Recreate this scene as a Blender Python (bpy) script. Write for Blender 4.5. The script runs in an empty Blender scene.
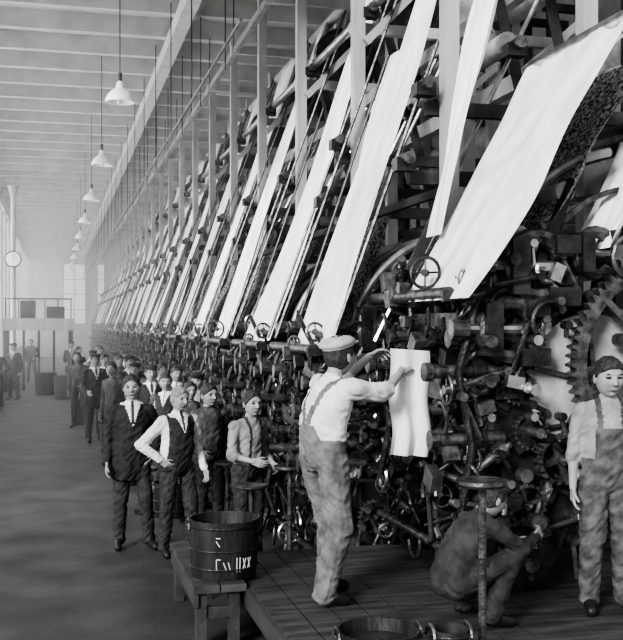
import bpy, math, random
import numpy as np
from mathutils import Vector, Matrix, noise
random.seed(7)
scene=bpy.context.scene
V=Vector
try: scene.view_settings.look='AgX - High Contrast'
except Exception as e: print(e)
# ------------------------------------------------------------------ materials
def mat(name,c,rough=.7,metal=0.,c2=None,scale=6.,bump=0.,bscale=30.,stretch=None,detail=4,contrast=(.35,.65),emit=0):
    m=bpy.data.materials.new(name); m.use_nodes=True
    nt=m.node_tree; b=nt.nodes['Principled BSDF']
    b.inputs['Roughness'].default_value=rough; b.inputs['Metallic'].default_value=metal
    col=lambda g:(g,g,g*.985,1)
    b.inputs['Base Color'].default_value=col(c)
    tc=nt.nodes.new('ShaderNodeTexCoord'); mp=nt.nodes.new('ShaderNodeMapping')
    nt.links.new(tc.outputs['Object'],mp.inputs['Vector'])
    if stretch: mp.inputs['Scale'].default_value=stretch
    if c2 is not None:
        n=nt.nodes.new('ShaderNodeTexNoise'); n.inputs['Scale'].default_value=scale; n.inputs['Detail'].default_value=detail
        nt.links.new(mp.outputs[0],n.inputs['Vector'])
        r=nt.nodes.new('ShaderNodeValToRGB'); r.color_ramp.elements[0].color=col(c); r.color_ramp.elements[1].color=col(c2)
        r.color_ramp.elements[0].position=contrast[0]; r.color_ramp.elements[1].position=contrast[1]
        nt.links.new(n.outputs['Fac'],r.inputs[0]); nt.links.new(r.outputs[0],b.inputs['Base Color'])
    if bump>0:
        n2=nt.nodes.new('ShaderNodeTexNoise'); n2.inputs['Scale'].default_value=bscale; n2.inputs['Detail'].default_value=3
        nt.links.new(mp.outputs[0],n2.inputs['Vector'])
        bp=nt.nodes.new('ShaderNodeBump'); bp.inputs['Strength'].default_value=bump; bp.inputs['Distance'].default_value=.02
        nt.links.new(n2.outputs['Fac'],bp.inputs['Height']); nt.links.new(bp.outputs[0],b.inputs['Normal'])
    if emit>0:
        b.inputs['Emission Color'].default_value=(1,1,.98,1); b.inputs['Emission Strength'].default_value=emit
    return m
M={}
M['iron']=mat('cast_iron_dark',.018,.36,.4,.055,9,.3,40)
M['iron2']=mat('cast_iron_worn',.045,.34,.6,.17,14,.3,50)
M['rib']=mat('iron_rib_grey',.2,.4,.5,.35,8,.2,40)
M['steel']=mat('bright_steel',.5,.28,.9,.3,12,.1,60)
M['copper']=mat('print_roller_metal',.28,.3,.8,.18,10)
M['blanket']=mat('blanket_cloth',.5,.85,0,.32,7,.2,20)
M['wood']=mat('painted_timber',.42,.7,0,.3,5,.15,30,(1,1,.2))
M['woodd']=mat('dark_timber',.06,.75,0,.03,6,.3,30,(1,.2,1))
M['plank']=mat('platform_planks',.03,.65,0,.085,4,.3,25,(.6,4,1))
M['cloth']=mat('white_cotton_cloth',.84,.85,0,.62,2.2,.25,7,(2.5,2.5,.5))
M['clothd']=mat('printed_cloth',.04,.85,0,.5,38,.1,20,None,6,(.42,.62))
M['floor']=mat('concrete_floor',.03,.6,0,.085,1.8,.2,20,None,10,(.3,.7))
M['ceil']=mat('ceiling_boards',.5,.8,0,.38,3,.1,20)
M['joist']=mat('ceiling_joist_paint',.5,.75,0,.4,3)
M['wall']=mat('plaster_wall',.5,.85,0,.4,2,.1,20)
M['glass']=mat('window_pane_bright',.9,.4,emit=5.)
M['glass2']=mat('window_pane_dim',.5,.4,emit=.5)
M['bulb']=mat('lamp_bulb_glass',.8,.2)
M['enamel']=mat('lamp_enamel_white',.85,.3)
M['black']=mat('black_paint',.02,.5,0,.05,10)
M['tub']=mat('tub_dark_wood',.01,.5,0,.035,8,.5,30,(1,1,.2))
M['chalk']=mat('chalk_marks',.6,.9)
M['skin']=mat('skin',.33,.6,0,.25,12,.05,60)
M['hair']=mat('dark_hair',.015,.6,0,.05,60,.4,150)
M['hairg']=mat('grey_hair',.28,.7,0,.13,60,.4,150)
M['eye']=mat('eye_dark',.02,.3)
M['lip']=mat('lips',.16,.6)
M['suit']=mat('dark_suit_wool',.014,.85,0,.03,30,.2,20)
M['trous']=mat('trouser_wool',.022,.85,0,.045,20,.2,20)
M['vest']=mat('waistcoat_wool',.02,.85,0,.04,20,.2,20)
M['shirt']=mat('white_shirt_cotton',.7,.85,0,.5,8,.3,18)
M['shirtg']=mat('grey_work_shirt',.3,.85,0,.2,8,.3,18)
M['shirtd']=mat('dark_work_shirt',.04,.85,0,.09,8,.3,18)
M['denim']=mat('denim_overall',.085,.85,0,.2,9,.4,18)
M['denimm']=mat('denim_overall_boy',.05,.85,0,.13,11,.4,18)
M['denimd']=mat('denim_overall_dark',.02,.85,0,.05,9,.4,18)
M['shoe']=mat('shoe_leather',.015,.5)
M['cap']=mat('cloth_cap',.45,.85,0,.33,14,.2,40)
M['tie']=mat('neck_tie',.02,.6)
M['strap']=mat('braces_strap',.04,.7)
# ------------------------------------------------------------------ mesh builder
class MB:
    def __init__(s): s.v=[];s.f=[];s.m=[];s.mats=[]
    def mi(s,m):
        if m not in s.mats: s.mats.append(m)
        return s.mats.index(m)
    def add(s,vs,fs,m):
        o=len(s.v); s.v.extend([tuple(v) for v in vs]); k=s.mi(m)
        for f in fs: s.f.append([i+o for i in f]); s.m.append(k)
    def box(s,c,size,m,rot=None):
        hx,hy,hz=[a/2 for a in size]; vs=[V((x,y,z)) for x in(-hx,hx) for y in(-hy,hy) for z in(-hz,hz)]
        if rot is not None: vs=[rot@v for v in vs]
        s.add([v+V(c) for v in vs],[(0,1,3,2),(4,6,7,5),(0,4,5,1),(2,3,7,6),(0,2,6,4),(1,5,7,3)],m)
    def frame(s,d):
        d=V(d).normalized(); a=V((0,0,1)) if abs(d.z)<.9 else V((1,0,0))
        x=d.cross(a).normalized(); y=x.cross(d).normalized(); return x,y,d
    def beam(s,p0,p1,w,h,m):
        p0=V(p0);p1=V(p1);x,y,d=s.frame(p1-p0); w/=2;h/=2
        vs=[p+x*a*w+y*b*h for p in(p0,p1) for a,b in((-1,-1),(1,-1),(1,1),(-1,1))]
        s.add(vs,[(3,2,1,0),(4,5,6,7),(0,1,5,4),(1,2,6,5),(2,3,7,6),(3,0,4,7)],m)
    def cyl(s,p0,p1,r,m,r1=None,n=14):
        p0=V(p0);p1=V(p1);x,y,d=s.frame(p1-p0); r1=r if r1 is None else r1
        vs=[];
        for p,rr in((p0,r),(p1,r1)):
            for i in range(n):
                a=2*math.pi*i/n; vs.append(p+x*math.cos(a)*rr+y*math.sin(a)*rr)
        s.add(vs,[[i,(i+1)%n,n+(i+1)%n,n+i] for i in range(n)]+[list(range(n))[::-1],list(range(n,2*n))],m)
    def tube(s,pts,r,m,n=8,closed=False,flat=1.):
        pts=[V(p) for p in pts]; k=len(pts); vs=[]; px=None
        for i,p in enumerate(pts):
            if closed: d=pts[(i+1)%k]-pts[i-1]
            else: d=pts[min(i+1,k-1)]-pts[max(i-1,0)]
            d.normalize()
            if px is None: x,_,_=s.frame(d)
            else: x=(px-d*px.dot(d)).normalized()
            px=x; y=d.cross(x)
            for j in range(n):
                a=2*math.pi*j/n; vs.append(p+x*math.cos(a)*r*flat+y*math.sin(a)*r)
        fs=[]
        for i in range(k if closed else k-1):
            for j in range(n):
                i2=(i+1)%k; fs.append([i*n+j,i*n+(j+1)%n,i2*n+(j+1)%n,i2*n+j])
        if not closed: fs+= [list(range(n))[::-1],list(range((k-1)*n,k*n))]
        s.add(vs,fs,m)
    def ring(s,c,ax,R,r,m,n=24,k=6):
        x,y,d=s.frame(ax); c=V(c)
        s.tube([c+x*math.cos(2*math.pi*i/n)*R+y*math.sin(2*math.pi*i/n)*R for i in range(n)],r,m,k,True)
    def arc(s,c,ax_x,ax_y,R,a0,a1,r,m,n=14,k=6,flat=1.):
        c=V(c);ax_x=V(ax_x);ax_y=V(ax_y)
        s.tube([c+ax_x*math.cos(a0+(a1-a0)*i/n)*R+ax_y*math.sin(a0+(a1-a0)*i/n)*R for i in range(n+1)],r,m,k,False,flat)
    def prism(s,poly,y0,y1,m):
        n=len(poly); vs=[(x,y0,z) for x,z in poly]+[(x,y1,z) for x,z in poly]
        s.add(vs,[list(range(n)),list(range(n,2*n))[::-1]]+[[i,n+i,n+(i+1)%n,(i+1)%n] for i in range(n)],m)
    def lathe(s,prof,c,m,ax=(0,0,1),n=28):
        x,y,d=s.frame(ax); c=V(c); vs=[]
        for r,h in prof:
            for i in range(n):
                a=2*math.pi*i/n; vs.append(c+x*math.cos(a)*r+y*math.sin(a)*r+d*h)
        fs=[[k*n+i,k*n+(i+1)%n,(k+1)*n+(i+1)%n,(k+1)*n+i] for k in range(len(prof)-1) for i in range(n)]
        s.add(vs,fs,m)
    def gear(s,c,R,w,teeth,m,spokes=5,th=None):
        cx,cy,cz=c; th=th or R*.1; N=teeth*4; rin=R*.84
        o=[];
        for i in range(N):
            a=2*math.pi*i/N; rr=R if (i%4) in(0,1) else R-th
            o.append((rr*math.cos(a),rr*math.sin(a)))
        inn=[(rin*math.cos(2*math.pi*i/N),rin*math.sin(2*math.pi*i/N)) for i in range(N)]
        vs=[]
        for yy in(cy-w/2,cy+w/2):
            for q in(o,inn):
                for a,b in q: vs.append((cx+a,yy,cz+b))
        fs=[]
        for i in range(N):
            j=(i+1)%N
            fs+=[[i,j,N+j,N+i],[2*N+i,3*N+i,3*N+j,2*N+j],[i,2*N+i,2*N+j,j],[N+i,N+j,3*N+j,3*N+i]]
        s.add(vs,fs,m)
        s.cyl((cx,cy-w*.8,cz),(cx,cy+w*.8,cz),R*.2,m,n=16)
        s.cyl((cx,cy-w*1.4,cz),(cx,cy+w*.8,cz),R*.09,M['steel'],n=12)
        for k in range(spokes):
            a=2*math.pi*k/spokes+.3
            s.beam((cx+R*.15*math.cos(a),cy,cz+R*.15*math.sin(a)),(cx+R*.88*math.cos(a),cy,cz+R*.88*math.sin(a)),R*.14,w*.5,m)
    def wheel(s,c,ax,R,r,m,spokes=4):
        x,y,d=s.frame(ax); c=V(c); s.ring(c,ax,R,r,m,20,6)
        s.cyl(c-d*r*1.6,c+d*r*1.6,r*2.2,m,n=10)
        for k in range(spokes):
            a=2*math.pi*k/spokes; e=c+(x*math.cos(a)+y*math.sin(a))*R; s.cyl(c,e,r*.6,m,n=6)
    def obj(s,name,loc=(0,0,0),smooth=True,ang=.6):
        me=bpy.data.meshes.new(name); me.from_pydata(s.v,[],s.f)
        for m in s.mats: me.materials.append(m)
        me.polygons.foreach_set('material_index',s.m)
        if smooth:
            me.polygons.foreach_set('use_smooth',[True]*len(me.polygons))
            me.update(); me.set_sharp_from_angle(angle=ang)
        me.update()
        return link(name,me,loc)
def link(name,me,loc=(0,0,0),rot=0,sc=1):
    o=bpy.data.objects.new(name,me); scene.collection.objects.link(o); o.location=loc; o.rotation_euler=(0,0,rot)
    o.scale=(sc,sc,sc) if not isinstance(sc,tuple) else sc
    return o
# ------------------------------------------------------------------ room
XL,XR,YE,H=-2.0,7.6,72.,7.6
b=MB(); b.box(((XL+XR)/2,YE/2-3,-.1),(XR-XL,YE+10,.2),M['floor']); b.obj('floor',smooth=False)
b=MB(); b.box(((XL+XR)/2,(YE+9)/2,H+.1),(XR-XL,YE-9,.2),M['ceil']); b.obj('ceiling',smooth=False)
b=MB(); y=9.6
while y<YE:
    b.box(((XL+XR)/2,y,H-.16),(XR-XL,.16,.32),M['joist']); y+=1.35
for x in(2.0,5.2): b.box((x,(YE+9.5)/2,H-.42),(.22,YE-9.5,.24),M['joist'])
b.obj('ceiling_joists',smooth=False)
b=MB(); g=MB(); y=12.
while y<YE:
    b.box((XL-.15,y+.35,H/2),(.3,.7,H),M['wall'])
    b.box((XL-.15,y+1.9,.5),(.3,2.4,1.0),M['wall']); b.box((XL-.15,y+1.9,H-.35),(.3,2.4,.7),M['wall'])
    g.box((XL-.2,y+1.9,3.95),(.02,2.4,5.9),M['glass'])
    for z in np.arange(1.,6.95,.98): g.box((XL-.16,y+1.9,z),(.06,2.4,.05),M['wood'])
    for yy in(.75,1.3,1.9,2.5,3.05): g.box((XL-.16,y+yy,3.95),(.06,.05,5.9),M['wood'])
    y+=3.1
b.obj('wall_left',smooth=False); g.obj('window_1',smooth=False)
b=MB(); b.box((XR+.15,(YE+9)/2,H/2),(.3,YE-9,H),M['wall']); b.obj('wall_right',smooth=False)
b=MB(); b.box(((XL+XR)/2,YE+.15,H/2),(XR-XL,.3,H),M['wall']); b.obj('wall_end',smooth=False)
b=MB()
for x in(1.3,3.6,5.9):
    b.box((x,YE-.03,4.4),(1.5,.04,4.2),M['glass2'])
    for z in(2.3,3.3,4.4,5.4,6.5): b.box((x,YE-.06,z),(1.5,.06,.06),M['wood'])
    for xx in(-.75,0,.75): b.box((x+xx,YE-.06,4.4),(.06,.06,4.2),M['wood'])
b.obj('window_2',smooth=False)
# cotton dust and steam hanging in the far half of the hall
hz=bpy.data.materials.new('dusty_air'); hz.use_nodes=True; nt=hz.node_tree; nt.nodes.clear()
out=nt.nodes.new('ShaderNodeOutputMaterial'); vs_=nt.nodes.new('ShaderNodeVolumeScatter'); vs_.inputs['Density'].default_value=.011; vs_.inputs['Color'].default_value=(1,1,.99,1)
nt.links.new(vs_.outputs[0],out.inputs['Volume'])
b=MB(); b.box(((XL+XR)/2+.0,(YE+12)/2,H/2-.2),(XR-XL-.1,YE-12.2,H-.5),hz); b.obj('dusty_air',smooth=False)
# ------------------------------------------------------------------ lamps
for k in range(9):
    y=14.+5.6*k; b=MB()
    b.lathe([(r*.84,h*.95) for r,h in [(.03,.2),(.055,.17),(.07,.1),(.13,.06),(.2,0),(.235,-.07),(.24,-.11),(.225,-.11),(.19,-.02),(.12,.04),(.0,.08)]],(0,0,0),M['enamel'])
    b.lathe([(.0,-.13),(.03,-.12),(.045,-.08),(.04,-.03),(.02,.03)],(0,0,0),M['bulb'],n=12)
    b.cyl((0,0,.17),(0,0,.3),.028,M['black'])
    b.cyl((0,0,.3),(0,0,H-5.4),.008,M['black'],n=6); b.cyl((0,0,H-5.45),(0,0,H-5.4),.05,M['black'])
    b.obj('pendant_lamp',(.86,y,5.4))
# ------------------------------------------------------------------ overhead frame
posts=[7.35+2.45*k for k in range(0,24)]
b=MB(); W=M['wood']
b.beam((2.62,9,6.35),(2.62,66,6.35),.07,.1,M['rib'])
b.beam((3.95,7.3,5.15),(3.95,66,5.15),.1,.14,W); b.beam((3.0,7.3,3.3),(3.0,66,3.3),.05,.07,M['woodd'])
b.beam((4.2,7.3,4.5),(4.2,66,4.5),.12,.16,W); b.beam((4.2,9.,6.3),(4.2,66,6.3),.12,.16,W)
for i,y in enumerate(posts):
    z1=H-.33 if y>9 else 7.4
    b.box((3.0,y,(2.5+z1)/2),(.12,.12,z1-2.5),W)
    b.box((4.2,y,z1/2),(.13,.13,z1),W)
    b.box((5.6,y,z1/2),(.13,.13,z1),W)
    for z,x0 in((6.35,2.55),(5.3,2.95),(3.95,2.85),(3.4,2.7)):
        b.beam((x0,y+.12,z),(5.7,y+.12,z),.08,.11,W if z>5 else M['woodd'])
    b.beam((3.05,y-.1,5.1),(4.2,y-.1,6.3),.06,.08,W); b.beam((4.2,y-.1,4.4),(5.6,y-.1,5.6),.06,.08,W)
    b.beam((2.6,y,2.5),(3.0,y,3.3),.05,.08,M['woodd'])
    for (x,z) in((2.78,4.06),(3.12,5.42),(2.62,3.47),(3.55,4.42),(4.6,5.42)):
        b.box((x,y-.02,z),(.16,.12,.1),M['iron']); b.cyl((x,y-.15,z+.04),(x,y+.15,z+.04),.05,M['iron2'],n=10)
b.obj('overhead_timber_frame',smooth=False)
b=MB()
for y in posts[:-1]:
    for (x,z,r,m) in((3.16,5.5,.05,'steel'),(3.75,6.5,.07,'wood'),(3.6,4.55,.09,'blanket'),(4.65,5.5,.12,'blanket'),(4.9,3.5,.1,'iron2'),(4.5,2.9,.14,'blanket')):
        b.cyl((x,y+.2,z),(x,y+2.3,z),r,M[m],n=12)
    for (dy) in(.2,2.28):
        b.cyl((2.1,y+dy,2.1),(3.75,y+dy,6.6),.016,M['iron2'],n=6)
        b.cyl((2.45,y+dy,2.1),(4.0,y+dy,5.2),.02,M['steel'],n=6)
    b.cyl((2.3,y+2.1,2.3),(3.2,y+2.1,4.9),.014,M['iron'],n=6)
for y in posts[2:]:
    for x,z,dy in((2.62,6.4,.3),(1.75,5.2,1.),(2.3,5.8,1.6)): b.cyl((x,y+dy,z),(x,y+dy,H-.33),.009,M['iron'],n=6)
b.cyl((1.75,9.6,5.2),(1.75,66,5.2),.018,M['iron2'],n=8)
for (x,z,r,m) in((3.66,4.25,.07,'steel'),(4.15,4.05,.13,'blanket'),(4.05,3.6,.11,'iron2'),(4.3,3.3,.16,'blanket')):
    b.cyl((x,5.75,z),(x,7.2,z),r,M[m],n=20); b.cyl((x,5.6,z),(x,7.3,z),.03,M['steel'],n=10)
b.obj('guide_roller_bank')
b=MB(); b.cyl((3.75,7.3,5.75),(3.75,64,5.75),.045,M['steel'],n=10)
for i,y in enumerate(posts[:-1]):
    R=.26+.08*(i%3)
    b.ring((3.75,y+.55,5.75),(0,1,0),R,.03,M['iron2'],28,6); b.cyl((3.75,y+.5,5.75),(3.75,y+.6,5.75),R*.96,M['iron'],n=28)
    for s in(-1,1): b.beam((3.75+s*R,y+.55,5.75),(4.5+s*.2,y+.55,2.6),.012,.1,M['woodd'])
b.obj('line_shaft')
# ------------------------------------------------------------------ cloth webs
def web(p0,p1,y0,w0,y1,w1,m,sag=.04,name='cloth_web',seed=0):
    n,k=44,16; vs=[]
    for i in range(n+1):
        t=i/n; x=p0[0]+(p1[0]-p0[0])*t; z=p0[1]+(p1[1]-p0[1])*t-sag*4*t*(1-t)
        yc=y0+(y1-y0)*t; w=w0+(w1-w0)*(t**.7)
        for j in range(k+1):
            s=j/k-.5; d=noise.noise(V((s*7+seed,t*2.0,seed)))*.09
            e=noise.noise(V((seed*3.1,t*4,9)))*.04
            vs.append((x+d,yc+s*w+e,z+d*.2))
    fs=[[i*(k+1)+j,i*(k+1)+j+1,(i+1)*(k+1)+j+1,(i+1)*(k+1)+j] for i in range(n) for j in range(k)]
    mb=MB(); mb.add(vs,fs,m); return mb.obj(name,ang=3)
web((2.5,2.4),(3.6,4.25),6.42,1.2,6.45,1.45,M['cloth'],.02,seed=1)
web((2.75,2.9),(3.3,5.2),7.08,.28,7.05,.3,M['cloth'],.02,seed=2)
web((3.1,2.75),(3.95,4.1),6.55,1.0,6.55,1.0,M['clothd'],.02,'printed_cloth_web',3)
web((3.6,2.75),(4.15,3.95),6.2,.5,6.2,.5,M['cloth'],.02,seed=4)
ys=[8.45+2.45*k for k in range(0,22)]
rw=random.Random(3)
for i,y in enumerate(ys):
    w0=1.25 if i==0 else rw.uniform(.85,1.15)
    web((2.15,2.06),(3.68,6.45),y-.05,w0,y+.15+rw.uniform(-.15,.15),rw.uniform(.4,.6),M['cloth'],.03+rw.uniform(0,.05),seed=i+5)
    web((2.45,2.3),(3.25,4.75+rw.uniform(-.5,.6)),y+.85,.28,y+.9,.22,M['cloth'],.02,seed=i+50)
    web((2.42,2.1),(2.85,3.2),y+.35,1.,y+.3,.8,M['clothd'],.0,'printed_cloth_web',seed=i+80)
# ------------------------------------------------------------------ printing machine
def machine(seed=1):
    rnd=random.Random(seed); b=MB(); I,I2,S=M['iron'],M['iron2'],M['steel']
    prof=[(.2,0),(.2,.22),(.36,.5),(.34,.95),(.16,1.15),(.1,1.5),(.18,1.9),(.42,2.1),(.8,2.12),(.9,1.98),(1.1,1.98),(1.2,2.12),(1.5,2.1),(1.62,1.8),(1.5,1.1),(1.55,.5),(1.8,.25),(1.8,0),(1.4,0),(1.2,.42),(.8,.42),(.6,0)]
    for y in(-.7,.7):
        b.prism(prof,y-.06,y+.06,I)
        b.ring((.95,y,1.42),(0,1,0),.56,.05,I2,36,8)
        for k in range(12):
            a=k*math.pi/6; b.cyl((.95+.56*math.cos(a),y-.1,1.42+.56*math.sin(a)),(.95+.56*math.cos(a),y+.1,1.42+.56*math.sin(a)),.022,S,n=8)
        for (x,z) in((.3,.1),(.5,.1),(1.5,.12),(1.7,.1),(.3,1.7),(1.45,1.9),(.4,.7),(.42,1.0)):
            b.cyl((x,y-.09,z),(x,y+.09,z),.025,I2,n=8)
    b.cyl((.95,-.78,1.42),(.95,.64,1.42),.47,M['blanket'],n=48)
    b.cyl((.95,-.85,1.42),(.95,.85,1.42),.12,I2,n=16)
    for k in range(5):
        a=k*1.257+.4; b.beam((.95,-.8,1.42),(.95+.46*math.cos(a),-.8,1.42+.46*math.sin(a)),.07,.03,I2)
    for k,a in enumerate((150,182,214,246,282,318)):
        a=math.radians(a); x=.95+.58*math.cos(a); z=1.42+.58*math.sin(a)
        b.cyl((x,-.6,z),(x,.6,z),.095,M['copper'],n=24); b.cyl((x,-1.0,z),(x,.9,z),.035,S,n=12)
        b.gear((x,-.84,z),.13,.05,20,I2,4,.018)
        x2=.95+.82*math.cos(a); z2=1.42+.82*math.sin(a)
        b.cyl((x2,-.58,z2),(x2,.58,z2),.05,M['blanket'],n=14)
        b.box((x2-.06,0,z2-.07),(.24,1.2,.05),I2); b.box((x2-.18,0,z2),(.02,1.2,.13),I2); b.box((x2+.05,0,z2-.04),(.02,1.2,.1),I)
        for y in(-.7,.7):
            d=V((math.cos(a),0,math.sin(a))); p=V((x,y*1.12,z))
            b.box(p+d*.06,(.2,.14,.16),I,Matrix.Rotation(-a,3,'Y'))
            if k<4:
                b.cyl(p+d*.1,p+d*.5,.032,S,n=10); b.cyl(p+d*.2,p+d*.3,.065,I2,n=8); b.wheel(p+d*.48,d,.1,.012,I2)
    b.gear((1.42,-.93,1.55),.72,.09,72,I2,6,.038)
    b.gear((.62,-.96,.92),.17,.09,18,I2,4,.03); b.gear((.9,-.96,.6),.11,.08,14,I2,4,.025)
    b.gear((.4,-.92,.62),.14,.05,20,I2,4,.02)
    for (x,z,s) in((.5,2.2,1.25),(.3,1.78,1.15),(.95,2.3,.9)):
        for y in(-.86,.72):
            b.arc((x,y,z),(1,0,0),(0,0,1),.16*s,.5,2*math.pi-.9,.05*s,I2,14,8)
            b.box((x+.16*s,y,z+.12*s),(.14*s,.18,.1*s),I); b.box((x+.14*s,y,z-.16*s),(.18*s,.18,.1*s),I); b.box((x-.12*s,y,z),(.1*s,.2,.3*s),I)
            b.cyl((x-.36*s,y,z),(x+.1*s,y,z),.035*s,S,n=10); b.cyl((x-.36*s,y,z),(x-.26*s,y,z),.06*s,I2,n=10)
    for z,l in((1.5,.42),(1.22,.34),(1.05,.38),(1.72,.25)):
        for y in(-.78,-.4,.45,.78):
            if rnd.random()<.75:
                b.cyl((.3,y,z),(.2-l,y,z),.045,S if rnd.random()<.35 else I2,n=12); b.cyl((.2-l,y,z),(.15-l,y,z),.065,I2,n=10); b.cyl((.06,y,z),(.14,y,z),.085,I,n=12)
    for y in(-.75,-.3,.2,.75):
        b.arc((1.3,y,1.95),(-1,0,0),(0,0,1),1.08,-.1,1.4,.034,M['rib'],18,8)
        b.arc((1.35,y,1.95),(-1,0,0),(0,0,1),.82,0,1.45,.022,I2,16,6)
    for (x,z,r,m) in((.28,2.12,.06,'steel'),(.42,2.42,.06,'copper'),(.75,2.72,.07,'blanket'),(.75,2.2,.12,'iron2'),(1.25,2.3,.16,'blanket'),(-.1,2.02,.045,'iron2')):
        b.cyl((x,-.8,z),(x,.8,z),r,M[m],n=18)
    for y in(-.8,.8):
        b.beam((-.15,y,2.0),(.5,y,2.05),.05,.07,I); b.beam((.45,y,2.0),(.8,y,2.8),.05,.07,I)
        b.tube([(.1,y*1.05,.1),(-.05,y*1.05,.5),(.05,y*1.05,1.0),(-.05,y*1.05,1.5),(.1,y*1.05,2.0)],.03,I,8)
    b.cyl((-.05,-.8,.28),(-.05,.8,.28),.03,I2); b.cyl((.05,-.8,.75),(.05,.8,.75),.028,I2)
    b.cyl((.0,-.8,1.36),(.0,.8,1.36),.025,I2)
    for k in range(170):
        x=rnd.uniform(-.14,.34); y=rnd.uniform(-.8,.8); z=rnd.uniform(.1,2.2); t=rnd.random(); m=rnd.choice([I,I,I,I2,I2,I2,S])
        L=rnd.uniform(.05,.22); a=rnd.uniform(0,6.28); d=V((rnd.uniform(-.4,.4),math.cos(a),math.sin(a))).normalized()
        p=V((x,y,z))
        if t<.4:
            b.cyl(p-d*L,p+d*L,rnd.uniform(.01,.024),m,n=7); b.cyl(p+d*L,p+d*(L+.04),.032,m,n=8)
        elif t<.55: b.wheel(p,(rnd.choice([-1,0]),-1 if rnd.random()<.5 else .3,.1),rnd.uniform(.05,.11),.012,m)
        elif t<.8: b.box(p,(rnd.uniform(.04,.12),rnd.uniform(.05,.16),rnd.uniform(.04,.14)),m,Matrix.Rotation(a,3,'X'))
        else: b.arc(p,V((0,1,0)),V((0,0,1)),rnd.uniform(.05,.13),a,a+3.4,.016,m,8,6)
    for k in range(130):
        x=rnd.uniform(.0,1.7); z=rnd.uniform(.15,2.3); y=rnd.uniform(-1.0,-.76); L=rnd.uniform(.04,.2); m=rnd.choice([I,I,I2,I2,S]); a=rnd.uniform(0,3.14); d=V((math.cos(a),0,math.sin(a)))
        if (x-.95)**2+(z-1.42)**2<.2 and rnd.random()<.6: continue
        p=V((x,y,z)); t=rnd.random()
        if t<.45: b.cyl(p-d*L,p+d*L,.018,m,n=7); b.cyl(p+d*L-V((0,.04,0)),p+d*L+V((0,.04,0)),.03,m,n=8)
        elif t<.65: b.cyl(p,p-V((0,.08,0)),rnd.uniform(.025,.06),m,n=10)
        elif t<.85: b.box(p,(.12,.06,.08),m,Matrix.Rotation(a,3,'Y'))
        else: b.arc(p,V((1,0,0)),V((0,0,1)),rnd.uniform(.06,.16),a,a+3,.018,m,9,6)
    return b
ma=machine(1).obj('printing_machine',(2.62,6.98,.42)); mb_=machine(5).obj('printing_machine',(2.2,8.95,0))
for i,y in enumerate([11.15+2.45*k for k in range(21)]):
    link('printing_machine',(ma if i%2 else mb_).data,(2.2,y,0))
b=MB()
for k in range(8):
    z=1.2+k*.62; x=(0,.5)[k%2]
    b.cyl((x,-.85,z),(x,.85,z),.29,M['blanket'],n=26); b.cyl((x,-.95,z),(x,.95,z),.06,M['iron2'])
for y in(-.9,.9):
    for x in(0,.5): b.box((x,y,3.2),(.1,.06,6.4),M['iron'])
    b.box((.25,y,.06),(.9,.2,.12),M['iron']); b.box((.25,y,6.4),(.7,.08,.1),M['iron'])
dm=b.obj('drying_cylinder_stack',(6.3,8.6,0)).data
for k in range(1,20): link('drying_cylinder_stack',dm,(6.3,8.6+2.45*k,0))
# ------------------------------------------------------------------ platform, bench, tubs, stands
b=MB()
for i in range(17):
    x=1.3+.2*i; b.box((x+.1,5.6,.395),(.19,4.5,.05),M['plank'])
for i in range(4):
    b.box((3.0,3.6+i*1.35,.3),(3.4,.1,.14),M['woodd'])
    for x in(1.38,3.0,4.6): b.box((x,3.6+i*1.35,.115),(.1,.1,.23),M['woodd'])
b.box((1.29,5.6,.34),(.03,4.5,.14),M['woodd'])
b.obj('machine_platform',smooth=False)
b=MB()
for i in range(2): b.box((1.0+.185*i,7.5,.425),(.175,1.45,.05),M['plank'])
for x in(.97,1.2):
    for y in(6.87,8.12): b.box((x,y,.2),(.07,.09,.4),M['woodd'])
b.box((.93,7.5,.35),(.03,1.4,.1),M['woodd']); b.box((1.08,6.86,.25),(.2,.04,.08),M['woodd'])
b.obj('low_bench',smooth=False)
def tub(name,loc,R,h,chalk=False,m='tub'):
    b=MB(); r0=R*.9
    b.lathe([(0,0),(r0,0),(R*.97,h*.5),(R,h),(R*.93,h),(R*.9,h*.75),(0,h*.72)],(0,0,0),M[m],n=36)
    for z in(.18,.5,.9): b.ring((0,0,h*z),(0,0,1),R*(.9+.1*z)+.004,.008,M['iron'],36,6)
    for s in(-1,1): b.arc((s*R,0,h*.85),(0,1,0),(0,0,1),.06,0,math.pi,.01,M['iron2'],8,6)
    if chalk:
        def on(a,z): rr=R*(.9+.1*z/h)+.004; return (rr*math.cos(a),rr*math.sin(a),z)
        st=[((.1,.16),(.1,.06)),((.2,.16),(.2,.06)),((.3,.15),(.4,.07)),((.4,.15),(.3,.07)),((.48,.15),(.58,.07)),((.58,.15),(.48,.07)),((-.5,.15),(-.5,.07)),((-.5,.15),(-.38,.15)),((-.3,.13),(-.22,.08)),((-.16,.13),(-.1,.08)),((-.5,.28),(-.4,.24)),((-.5,.3),(-.38,.3))]
        for (a0,z0),(a1,z1) in st: b.tube([on(a0-1.45,z0),on((a0+a1)/2-1.45,(z0+z1)/2),on(a1-1.45,z1)],.004,M['chalk'],5)
    return b.obj(name,loc)
tub('wooden_tub',(1.17,7.1,.452),.255,.4,True)
tub('wooden_tub',(1.58,4.82,.422),.215,.27); tub('colour_pail',(1.95,4.78,.422),.1,.26,m='black')
def stand(loc,h):
    b=MB(); b.cyl((0,0,0),(0,0,.03),.15,M['iron'],n=20); b.cyl((0,0,.03),(0,0,h),.022,M['iron2'],n=10)
    b.lathe([(0,h),(.12,h),(.135,h+.015),(.135,h+.035),(.125,h+.03),(0,h+.02)],(0,0,0),M['iron2'],n=26); b.cyl((0,0,h*.55),(0,0,h*.6),.04,M['iron'])
    b.obj('pedestal_stand',loc)
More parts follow.
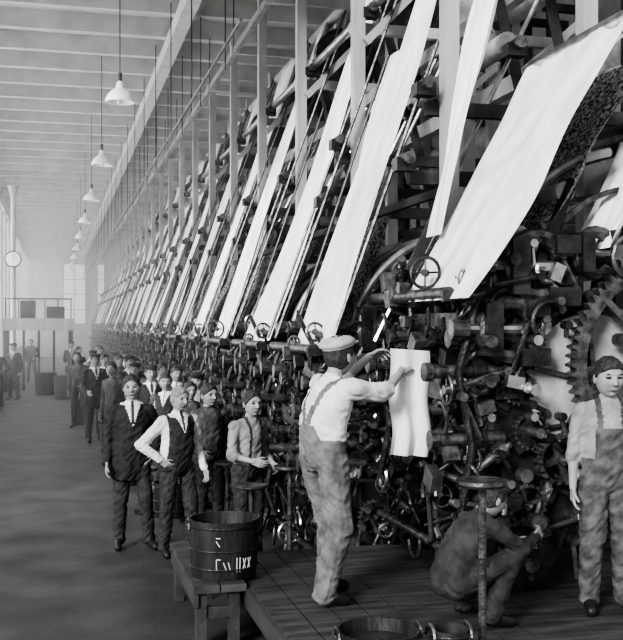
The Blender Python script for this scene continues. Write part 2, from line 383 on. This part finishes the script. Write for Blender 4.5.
stand((2.2,4.93,.422),.95); stand((1.98,8.5,0),.97); stand((1.6,8.3,0),.85); stand((1.7,10.1,0),.8); stand((1.5,11.3,0),.8); stand((1.05,12.0,0),.5)
for (x,y,r,h) in((1.45,8.85,.17,.35),(1.3,11.7,.2,.4),(.95,14.2,.2,.4),(1.0,17.9,.25,.5),(.6,23,.25,.55),(.3,31,.35,.7),(-.3,33,.35,.7)):
    tub('wooden_tub',(x,y,0.002),r,h)
b=MB()
b.box((-.55,35,2.25),(2.3,1.2,.4),M['wood'])
for x in(-1.6,.5):
    for y in(34.5,35.5): b.box((x,y,1.03),(.14,.14,2.05),M['woodd'])
for x in np.arange(-1.6,.6,.42): b.cyl((x,34.45,2.45),(x,34.45,3.1),.02,M['iron'],n=6)
b.cyl((-1.65,34.45,3.1),(.55,34.45,3.1),.025,M['iron'],n=6); b.box((-.9,35,2.75),(.5,.5,.6),M['woodd']); b.box((0,35.1,2.65),(.6,.5,.4),M['iron'])
for x in(-1.05,-.55,-.05): b.box((x,35.4,1.03),(.08,.08,2.05),M['woodd'])
b.obj('walkway_gantry',smooth=False)
b=MB(); b.cyl((0,0,0),(0,0,H-.54),.09,M['wood'],n=14); b.cyl((0,0,0),(0,0,.3),.14,M['iron'],n=14); b.cyl((0,0,H-.9),(0,0,H-.54),.09,M['wood'],.2,n=14); b.obj('iron_column',(-1.42,36.2,0))
b=MB(); b.cyl((0,.06,0),(0,-.02,0),.29,M['woodd'],n=30); b.cyl((0,-.021,0),(0,-.03,0),.24,M['enamel'],n=30); b.beam((0,-.035,0),(0,-.035,.2),.02,.01,M['black']); b.beam((0,-.035,0),(.12,-.035,.05),.02,.01,M['black']); b.box((.0,.12,0),(.05,.16,.05),M['iron'])
b.obj('wall_clock',(-1.42,35.98,4.5))
# ------------------------------------------------------------------ people
def sstep(a,b_,x):
    t=max(0,min(1,(x-a)/(b_-a))); return t*t*(3-2*t)
def capsule(B,p0,r0,p1,r1,m,n=12):
    p0=V(p0);p1=V(p1); x,y,d=B.frame(p1-p0) if (p1-p0).length>1e-5 else (V((1,0,0)),V((0,1,0)),V((0,0,1)))
    rings=[]
    for a in(-80,-50,-20): a=math.radians(a); rings.append((p0+d*math.sin(a)*r0,r0*math.cos(a)))
    for a in(20,50,80): a=math.radians(a); rings.append((p1+d*math.sin(a)*r1,r1*math.cos(a)))
    vs=[c+x*math.cos(2*math.pi*i/n)*r+y*math.sin(2*math.pi*i/n)*r for c,r in rings for i in range(n)]
    k=len(rings)
    B.add(vs,[[q*n+i,q*n+(i+1)%n,(q+1)*n+(i+1)%n,(q+1)*n+i] for q in range(k-1) for i in range(n)]+[list(range(n))[::-1],list(range((k-1)*n,k*n))],m)
def ellip(B,c,r,m,R=None,n=16,k=10):
    vs=[];R=R or Matrix.Identity(3)
    for i in range(1,k):
        th=math.pi*i/k
        for j in range(n):
            ph=2*math.pi*j/n; vs.append(V(c)+R@V((r[0]*math.sin(th)*math.cos(ph),r[1]*math.sin(th)*math.sin(ph),r[2]*math.cos(th))))
    vs+= [V(c)+R@V((0,0,r[2])),V(c)-R@V((0,0,r[2]))]; T=(k-1)*n
    fs=[[i*n+j,(i+1)*n+j,(i+1)*n+(j+1)%n,i*n+(j+1)%n] for i in range(k-2) for j in range(n)]
    fs+=[[T,j,(j+1)%n] for j in range(n)]+[[T+1,(k-2)*n+(j+1)%n,(k-2)*n+j] for j in range(n)]
    B.add(vs,fs,m)
def remesh(B,vox,smooth=3):
    me=bpy.data.meshes.new('tmp'); me.from_pydata(B.v,[],B.f); o=bpy.data.objects.new('tmp',me); scene.collection.objects.link(o)
    r=o.modifiers.new('r','REMESH'); r.mode='VOXEL'; r.voxel_size=vox
    s=o.modifiers.new('s','SMOOTH'); s.factor=.5; s.iterations=smooth
    dg=bpy.context.evaluated_depsgraph_get(); dg.update()
    ev=o.evaluated_get(dg); m2=bpy.data.meshes.new_from_object(ev)
    nv=len(m2.vertices); co=np.empty(nv*3); m2.vertices.foreach_get('co',co); no=np.empty(nv*3); m2.vertices.foreach_get('normal',no)
    fs=[list(p.vertices) for p in m2.polygons]
    bpy.data.objects.remove(o); bpy.data.meshes.remove(me); bpy.data.meshes.remove(m2)
    return co.reshape(-1,3),no.reshape(-1,3),fs
def hand(OUT,w,d,nrm,side,curl,m,vox=.004,s=1.):
    B=MB(); d=V(d).normalized(); nrm=V(nrm); nrm=(nrm-d*nrm.dot(d)).normalized(); sd=d.cross(nrm).normalized()
    if sd.dot(V(side))<0: sd=-sd
    w=V(w)
    for k,(off,L) in enumerate(((.032,.066),(.011,.076),(-.011,.071),(-.031,.056))):
        kb=w+d*(.088-.006*k)*s+sd*off*s
        capsule(B,w+sd*off*.6*s,.015*s,kb,.0125*s,m,8)
        p=kb; ang=curl*.5+.1*k
        for q,f in enumerate((.45,.31,.24)):
            dd=d*math.cos(ang)+nrm*math.sin(ang)+sd*(off*.9); dd.normalize(); p2=p+dd*L*f*s*1.05; capsule(B,p,(.0098-.0009*q)*s,p2,(.009-.0009*q)*s,m,8); p=p2; ang+=curl*.75
    p=w+d*.022*s+sd*.022*s; capsule(B,p,.015*s,p+d*.03*s+sd*.022*s,.012*s,m,8); p=p+d*.03*s+sd*.022*s
    q=p+(d*.75+sd*.4+nrm*(.2+curl*.3)).normalized()*.032*s; capsule(B,p,.0115*s,q,.0105*s,m,8); capsule(B,q,.0105*s,q+(d*.8+sd*.05+nrm*(.2+curl*.5)).normalized()*.026*s,.009*s,m,8)
    co,no,fs=remesh(B,vox,1); OUT.add([tuple(c) for c in co],fs,m)
def head(OUT,c,R,st,hq=True):
    nu,nv=(80,60) if hq else (40,32); sk=M['skin']; s=st.get('hs',1.07)
    def base(d):
        w_=1+.13*max(0,d[2])**1.5-.02*max(0,-d[2]); x,y,z=d[0]*.079*w_,d[1]*.098*w_,d[2]*.112; t=max(0,-z/.112)
        x*=1-.16*t**1.6
        if y<0: y*=1-.38*t
        else: y-= .004*math.exp(-(x/.05)**2)
        return x,y,z
    def face(x,y,z):
        ax=abs(x); dy=0
        if y>0:
            sh=max(0,min(1,(.026-z)/.052)) if z>-.028 else max(0,1-(-.028-z)/.012)
            dy+=.03*sh*math.exp(-(x/(.009+.007*sh))**2)
            dy-=.015*math.exp(-((ax-.032)/.017)**2-((z-.010)/.012)**2)
            dy+=.008*math.exp(-((ax-.028)/.024)**2-((z-.034)/.008)**2)
            dy+=.008*math.exp(-(x/.024)**2-((z+.057)/.009)**2)-.007*math.exp(-(x/.03)**2-((z+.074)/.006)**2)
            dy+=.012*math.exp(-(x/.026)**2-((z+.093)/.015)**2)+.005*math.exp(-((ax-.045)/.015)**2-((z+.022)/.018)**2)
        return dy
    def shell(fn,m):
        vs=[]
        for i in range(nv+1):
            th=math.pi*i/nv
            for j in range(nu):
                ph=2*math.pi*j/nu; d=(math.sin(th)*math.sin(ph),math.sin(th)*math.cos(ph),math.cos(th)); vs.append(V(c)+R@(V(fn(d,ph))*s))
        OUT.add(vs,[[i*nu+(j+1)%nu,i*nu+j,(i+1)*nu+j,(i+1)*nu+(j+1)%nu] for i in range(nv) for j in range(nu)],m)
    part=st.get('part',.9)
    def f1(d,ph): x,y,z=base(d); return (x,y+face(x,y,z),z)
    def f2(d,ph):
        x,y,z=base(d); cph=math.cos(ph); hl=.064*max(0,cph)**.9-.02*(1-abs(cph))**.6+ (-.08*max(0,-cph)**.6)+.007*math.sin(ph*3+part)
        q=z-hl; o=-.006+.014*sstep(-.006,.016,q)+.006*sstep(.04,.1,z)*(1 if x>-.02 else .5)
        if o>0: o+=.007*noise.noise(V((x*50,y*50,z*25+part)))
        k=1+o/.09; return (x*k,y*k,z*k)
    shell(f1,sk); shell(f2,st.get('hair',M['hair']))
    P=lambda *a: V(c)+R@(V(a)*s)
    def el(p,r,m): ellip(OUT,P(*p),[q*s for q in r],m,R,10,7)
    hr=st.get('hair',M['hair'])
    for sx in(-1,1):
        el((sx*.08,-.006,-.004),(.010,.02,.03),sk)
        el((sx*.032,.0755,.010),(.014,.009,.007),M['eye']); el((sx*.032,.0775,.019),(.017,.009,.004),sk); el((sx*.032,.0765,.001),(.015,.008,.003),sk)
        el((sx*.031,.088,.033),(.019,.005,.004),hr)
    el((0,.0935,-.057),(.023,.006,.0045),M['lip'])
    if st.get('moustache'): el((0,.098,-.044),(.03,.008,.007),st.get('mm',M['hairg']))
    if st.get('cap'):
        el((0,-.008,.088),(.106,.128,.038),st['cap']); el((0,-.004,.068),(.094,.114,.028),st['cap']); el((0,.105,.066),(.065,.05,.009),st['cap']); el((0,-.008,.126),(.012,.012,.006),st['cap'])
DEF=dict(pelvis=(0,0,.93),mid=(0,.01,1.18),neck=(0,0,1.46),head=(0,.035,1.61),
 hR=(.095,0,.91),kR=(.11,.02,.5),aR=(.125,-.02,.085),tR=(.145,.13,.035),
 hL=(-.095,0,.91),kL=(-.11,.02,.5),aL=(-.125,-.02,.085),tL=(-.145,.13,.035),
 sR=(.178,0,1.375),eR=(.225,-.04,1.1),wR=(.23,.06,.86),sL=(-.178,0,1.375),eL=(-.225,-.04,1.1),wL=(-.23,.06,.86))
def person_mesh(name,J=None,st=None,vox=.011,hq=True):
    st=st or {}; j=dict(DEF); j.update(J or {}); j={k:V(v) for k,v in j.items()}
    prim=[]; B=MB(); mm=M['skin']
    top=st.get('top',M['shirt']); pants=st.get('pants',M['trous']); fore=st.get('fore',top); g=st.get('girth',1.)
    p0,pm,p1=j['pelvis'],j['mid'],j['neck']
    def P(t):
        if t<0: return p0+(p0-pm).normalized()*(-t)*.54
        a=p0.lerp(pm,min(1,t/.47)) ; c_=pm.lerp(p1,max(0,(t-.47)/.53)); w=sstep(.2,.75,t); return a.lerp(c_,w) if 0.2<t<.75 else (a if t<=.2 else c_)
    rH=(j['hR']-j['hL']).normalized(); rS=(j['sR']-j['sL']).normalized()
    tab=[(-.16,.1,.085),(-.08,.158,.115),(.05,.172,.126),(.2,.165,.122),(.26,.17,.128),(.45,.168,.128),(.68,.175,.128),(.82,.165,.112),(.92,.115,.085),(1.0,.066,.064),(1.05,.06,.06)]
    if st.get('coat'): tab=[(-.44,.2,.14),(-.42,.205,.145),(-.2,.195,.145),(.05,.186,.14),(.25,.175,.134),(.45,.178,.135),(.68,.186,.135),(.82,.175,.118),(.92,.122,.09),(1.0,.07,.066),(1.04,.062,.062)]
    rings=[]; n=24; vs=[]
    for t,rx,ry in tab:
        c=P(t); up=(P(t+.06)-P(t-.06)).normalized(); r=rH.lerp(rS,max(0,min(1,t))); r=(r-up*r.dot(up)).normalized(); f=up.cross(r)
        rings.append((t,c,r,f,up,rx*g,ry*g))
        for i in range(n):
            a=2*math.pi*i/n; vs.append(c+r*rx*g*math.cos(a)+f*ry*g*math.sin(a))
    B.add(vs,[[q*n+i,q*n+(i+1)%n,(q+1)*n+(i+1)%n,(q+1)*n+i] for q in range(len(tab)-1) for i in range(n)]+[list(range(n))[::-1],list(range((len(tab)-1)*n,len(tab)*n))],mm)
    def cp(a,ra,b_,rb,lab): capsule(B,a,ra,b_,rb,mm); prim.append((V(a),ra,V(b_),rb,lab))
    hc=j['head']; up=(hc-j['neck']).normalized()
    cp(j['neck']-up*.03,.06,hc-up*.03,.057,'skin')
    lo=st.get('loose',1.)
    for S in'RL':
        h_,k_,a_,t_=j['h'+S],j['k'+S],j['a'+S],j['t'+S]
        cp(h_,.1*lo,k_,.078*lo,'pants'); cp(k_,.078*lo,a_+(k_-a_)*.1,.068*lo,'pants')
        cp(a_+(k_-a_)*.2,.066*lo,a_+(k_-a_)*.03,.07*lo,'pants')
        cp(a_,.044,t_,.04,'shoe'); cp(a_-(t_-a_).normalized()*.04-V((0,0,.035)),.036,t_,.04,'shoe')
        s_,e_,w_=j['s'+S],j['e'+S],j['w'+S]
        ch=P(.84); cp(ch.lerp(s_,.3),.08*g,s_,.066*g,'top'); cp(s_,.067*g,e_,.056,'top')
        nk=P(.97); cp(nk,.05,s_+V((0,0,.012)),.05,'top')
        if fore=='skin': cp(s_.lerp(e_,.8),.056,e_.lerp(w_,.16),.06,'top'); cp(e_,.045,w_,.028,'skin')
        else: cp(e_,.056,w_.lerp(e_,.06),.042,'top'); cp(w_.lerp(e_,.1),.029,w_,.027,'skin')
    co,no,fs=remesh(B,vox,3)
    def lab_of(P_):
        d=[];L=[]
        for (a,ra,b_,rb,lab) in prim:
            a=np.array(a);b2=np.array(b_); ab=b2-a; t=np.clip(((P_-a)@ab)/max(1e-9,ab@ab),0,1); d.append(np.linalg.norm(P_-a-t[:,None]*ab,axis=1)-(ra+(rb-ra)*t)); L.append(lab)
        bt=np.full(len(P_),9.); info=np.zeros((len(P_),3))
        for q in range(len(rings)-1):
            r0,r1=rings[q],rings[q+1]; a=np.array(r0[1]); ab=np.array(r1[1])-a; t=np.clip(((P_-a)@ab)/(ab@ab),0,1); c=a+t[:,None]*ab; rel=P_-c
            u=rel@np.array(r0[2]); v=rel@np.array(r0[3]); z=rel@np.array(r0[4]); rx=r0[5]+(r1[5]-r0[5])*t; ry=r0[6]+(r1[6]-r0[6])*t
            e=np.sqrt((u/rx)**2+(v/ry)**2)-1
            dd=np.where(np.abs(z)<1e-4,e*ry,np.sqrt((np.maximum(e,0)*ry)**2+z**2))
            sel=dd<bt; bt[sel]=dd[sel]; info[sel]=np.stack([r0[0]+(r1[0]-r0[0])*t,u,v],1)[sel]
        d.append(bt-.004); L.append('torso'); return np.argmin(np.array(d),0),L,info
    fc=np.array([co[f].mean(0) for f in fs]); idx,L,info=lab_of(fc)
    idv,Lv,_=lab_of(co)
    for i in range(len(co)):
        if Lv[idv[i]]in('skin','shoe'): continue
        p=co[i]; a=noise.noise(V((p[0]*8,p[1]*8,p[2]*5))); b2=1-2*abs(noise.noise(V((p[0]*11+3,p[1]*11,p[2]*18+p[0]*16))))
        co[i]=p+no[i]*(a*.016+b2*.01-.005)
    lm={'skin':M['skin'],'pants':pants,'shoe':M['shoe'],'top':top}
    rule=st.get('rule'); OUT=MB(); OUT.v=[tuple(c) for c in co]
    for f,i,inf in zip(fs,idx,info):
        lab=L[i]
        if lab=='torso': m=rule(*inf) if rule else (pants if inf[0]<.14 else top)
        elif lab=='top' and rule and abs(inf[1])<.15 and inf[0]>.6: m=rule(*inf)
        else: m=lm[lab]
        OUT.f.append(f); OUT.m.append(OUT.mi(m))
    yaw,pit,rol=st.get('look',(0,0,0)); R=(Matrix.Rotation(math.radians(yaw),3,'Z')@Matrix.Rotation(math.radians(pit),3,'X')@Matrix.Rotation(math.radians(rol),3,'Y'))
    head(OUT,hc,R,st,hq)
    for S,sg in(('R',1),('L',-1)):
        e_,w_=j['e'+S],j['w'+S]; hd=st.get('hand'+S,None)
        d=(w_-e_).normalized() if hd is None else V(hd[0]); nr=V((-sg,0,0)) if hd is None else V(hd[1]); sd=V((0,1,0)) if hd is None else V(hd[2]); cu=.45 if hd is None else hd[3]
        hand(OUT,w_,d,nr,sd,cu,M['skin'],.0045 if hq else .006,1.05)
    me=bpy.data.meshes.new(name); me.from_pydata(OUT.v,[],OUT.f)
    for m in OUT.mats: me.materials.append(m)
    me.polygons.foreach_set('material_index',OUT.m); me.polygons.foreach_set('use_smooth',[True]*len(me.polygons)); me.update()
    zmin=min(v[2] for v in OUT.v); me.transform(Matrix.Translation((0,0,-zmin)))
    return me
def put(name,me,x,y,z,hd,h=1.75): return link(name,me,(x,y,z+.001),math.radians(hd),h/1.75)
SH,VE,SU,TR=M['shirt'],M['vest'],M['suit'],M['trous']
def r_suit(t,u,v):
    if v>0:
        if t>.62 and abs(u)<.014: return M['tie']
        if t>.58 and abs(u)<.06*(t-.58)/.32+.005: return SH
    return SH if t>.97 else SU
def r_vest(t,u,v):
    if t<.1: return TR
    if v>0 and t>.68 and abs(u)<.012: return M['tie']
    if v>0 and t>.64 and abs(u)<.06*(t-.64)/.27+.004: return SH
    return SH if (t>.93 or abs(u)>.15) else VE
def r_over(den,sh):
    def r(t,u,v):
        if t<.25: return den
        if v>0 and t<.64 and abs(u)<.115: return den
        if v<0 and t<.42 and abs(u)<.12-.3*(t-.25): return den
        if v>0 and t>=.6 and .06<abs(u)<.1: return den
        if v<0 and abs(abs(u)-(.015+.075*(t-.4)/.5))<.022: return den
        return sh
    return r
def r_susp(sh):
    def r(t,u,v):
        if t<.14: return TR
        if .06<abs(u)<.088: return M['strap']
        return sh
    return r
mw=person_mesh('w',dict(pelvis=(0,-.03,.94),mid=(0,-.02,1.18),neck=(0,.06,1.46),head=(0,.115,1.605),
  hR=(.095,-.03,.92),kR=(.13,.0,.5),aR=(.13,-.12,.085),tR=(.16,.03,.035),hL=(-.095,-.02,.92),kL=(-.11,.12,.5),aL=(-.12,.1,.085),tL=(-.13,.26,.035),
  sR=(.18,.07,1.4),eR=(.19,.34,1.36),wR=(.09,.6,1.5),sL=(-.17,.09,1.41),eL=(-.22,.32,1.42),wL=(-.12,.49,1.6)),
  dict(top=SH,pants=M['denim'],fore='skin',rule=r_over(M['denim'],SH),loose=1.2,girth=1.12,look=(8,12,0),cap=M['cap'],hs=1.12,
  handR=((-.15,.85,.35),(-.6,.2,-.7),(-.5,0,.8),.75),handL=((.1,.8,.2),(.6,.1,-.7),(.5,0,.8),.75)),.009)
put('machine_operator',mw,1.72,6.33,.42,-66,1.74)
m1=person_mesh('m1',dict(pelvis=(.02,0,.93),neck=(0,.01,1.46),wR=(.25,.1,.86),eL=(-.28,-.1,1.1),wL=(-.2,.1,.94),kL=(-.13,.07,.5),aL=(-.16,.04,.085),tL=(-.22,.18,.035)),dict(top=SU,pants=TR,coat=True,rule=r_suit,look=(-8,0,3)),.01)
put('man_in_suit',m1,.74,10.15,0,180,1.74)
m2=person_mesh('m2',dict(pelvis=(.03,0,.93),mid=(.01,.02,1.18),eR=(.37,-.12,1.15),wR=(.235,.06,1.0),eL=(-.25,-.02,1.1),wL=(-.25,.12,.88),kR=(.14,.02,.5),aR=(.15,-.04,.085),tR=(.18,.1,.035),kL=(-.1,.1,.5),aL=(-.13,.06,.085),tL=(-.19,.2,.035)),
  dict(top=SH,pants=TR,rule=r_vest,hair=M['hairg'],moustache=True,look=(8,-3,-3),girth=1.1,part=2.,handR=((-.55,.35,-.45),(-.5,-.4,.2),(0,.4,.6),.6)),.01)
put('man_in_waistcoat',m2,1.15,9.72,0,203,1.64)
b3=person_mesh('b3',dict(neck=(.03,.04,1.46),head=(.03,.07,1.605),wR=(.18,.2,.98),eR=(.25,-.02,1.1)),dict(top=M['shirtd'],pants=TR,rule=r_susp(M['shirtd']),look=(10,0,4),hs=1.12,part=3.),.012)
put('young_worker',b3,1.58,10.55,0,195,1.62)
b4=person_mesh('b4',dict(neck=(0,.04,1.46),head=(0,.07,1.605),eR=(.24,.02,1.1),wR=(.15,.24,1.05),eL=(-.26,-.02,1.1),wL=(-.2,.17,.98)),dict(top=M['shirtg'],fore='skin',pants=TR,rule=r_susp(M['shirtg']),look=(-15,0,0),hs=1.14),.011)
put('young_worker',b4,1.76,9.3,0,212,1.62)
b5=person_mesh('b5',dict(wR=(.25,.05,.86),eL=(-.26,-.08,1.1),wL=(-.2,.06,.9)),dict(top=M['shirtg'],pants=M['denimm'],rule=r_over(M['denimm'],M['shirtg']),loose=1.18,girth=1.06,fore='skin',hs=1.2,part=4.2,look=(6,-3,0)),.01)
put('boy_in_overalls',b5,3.38,5.66,.42,165,1.6)
b6=person_mesh('b6',dict(pelvis=(0,-.12,.3),mid=(0,-.02,.52),neck=(0,.14,.76),head=(0,.25,.86),
  hR=(.095,-.1,.3),kR=(.2,.3,.5),aR=(.16,.12,.085),tR=(.18,.28,.035),hL=(-.095,-.1,.3),kL=(-.2,.32,.46),aL=(-.18,.12,.085),tL=(-.2,.28,.035),
  sR=(.18,.14,.7),eR=(.24,.34,.55),wR=(.12,.54,.6),sL=(-.18,.14,.7),eL=(-.24,.34,.52),wL=(-.1,.52,.52)),
  dict(top=M['denimd'],pants=M['denimd'],look=(0,-20,0),cap=M['denimd']),.011)
put('crouching_worker',b6,2.38,5.62,.42,-80,1.5)
cm=[person_mesh('c0',dict(neck=(.02,.03,1.46),head=(.03,.06,1.61),eL=(-.3,-.1,1.12),wL=(-.14,.08,1.0),kL=(-.13,.07,.5),aL=(-.17,.05,.085),tL=(-.23,.18,.035)),dict(top=M['shirtd'],pants=TR,rule=r_susp(M['shirtd']),part=2.5),.014,False),
    person_mesh('c1',dict(wR=(.2,.2,1.0)),dict(top=SU,pants=TR,coat=True,rule=r_suit,cap=M['suit']),.014,False),
    person_mesh('c2',dict(eR=(.36,-.1,1.15),wR=(.23,.06,1.0)),dict(top=SH,pants=TR,rule=r_vest,fore='skin',handR=((-.55,.35,-.45),(-.5,-.4,.2),(0,.4,.6),.6)),.014,False),
    person_mesh('c3',dict(eR=(.24,.06,1.12),wR=(0.02,.2,1.17),eL=(-.24,.06,1.12),wL=(-.02,.22,1.12)),dict(top=M['shirtg'],pants=M['denimd'],rule=r_over(M['denimd'],M['shirtg']),cap=M['suit'],handR=((-.9,.1,.1),(0,-1,0),(0,0,1),.5),handL=((.9,.1,.1),(0,-1,0),(0,0,1),.5)),.014,False),
    person_mesh('c4',{},dict(top=M['shirtd'],pants=TR,rule=r_vest,look=(25,0,0),part=5.),.014,False)]
crowd=[(.92,16.3,0,1.65),(1.34,14.7,1,1.66),(1.42,13.3,4,1.6),(1.6,12.2,0,1.55),(1.85,13.4,3,1.6),(.72,19.4,1,1.7),(.5,22.3,0,1.65),(.95,20.5,2,1.65),(1.31,17.2,3,1.6),(1.3,18.6,1,1.68),
 (1.8,15.4,4,1.6),(1.7,16.8,2,1.6),(.85,24.,3,1.65),(1.3,21.5,0,1.6),(1.1,26.,4,1.7),(.6,28.,0,1.65),(1.6,24,1,1.6),(1.2,30,2,1.65),(.5,34,1,1.7),(-1.2,31.,1,1.7),(-.9,40.,0,1.7),(-1.5,27.5,0,1.7),(1.5,19.8,4,1.6)]
for i,(x,y,k,h) in enumerate(crowd): put('mill_worker',cm[k],x,y,0,180+((i*37)%70)-30,h)
b=MB(); vs=[];n,k=20,10
for i in range(n+1):
    z=2.07-.73*i/n
    for q in range(k+1): vs.append((2.22+.29*q/k+.01*math.sin(i*.5),6.5+.03*math.sin(q*1.3)*(.3+i/n)+.02*math.sin(i*.3),z-.02*(q/k)))
b.add(vs,[[i*(k+1)+q,i*(k+1)+q+1,(i+1)*(k+1)+q+1,(i+1)*(k+1)+q] for i in range(n) for q in range(k)],M['cloth']); b.obj('held_cloth_piece',ang=3)
# ------------------------------------------------------------------ light
w=bpy.data.worlds.new('World'); scene.world=w; w.use_nodes=True; w.node_tree.nodes['Background'].inputs[0].default_value=(.99,.995,1,1); w.node_tree.nodes['Background'].inputs[1].default_value=.75
def sun(d,s,ang):
    l=bpy.data.lights.new('sun','SUN'); l.energy=s; l.angle=math.radians(ang); o=bpy.data.objects.new('sun_lamp',l); scene.collection.objects.link(o); o.rotation_euler=V(d).to_track_quat('-Z','Y').to_euler(); o.location=(-5,-5,12)
sun((.62,.66,-.38),4.2,16)
# ------------------------------------------------------------------ camera
cam=bpy.data.cameras.new('camera'); cam.sensor_width=36; cam.lens=56.25; cam.shift_y=5/640; cam.clip_end=300
co=bpy.data.objects.new('camera',cam); scene.collection.objects.link(co); co.location=(0,0,2.23); co.rotation_euler=(math.pi/2,0,-math.radians(14.36)); scene.camera=co
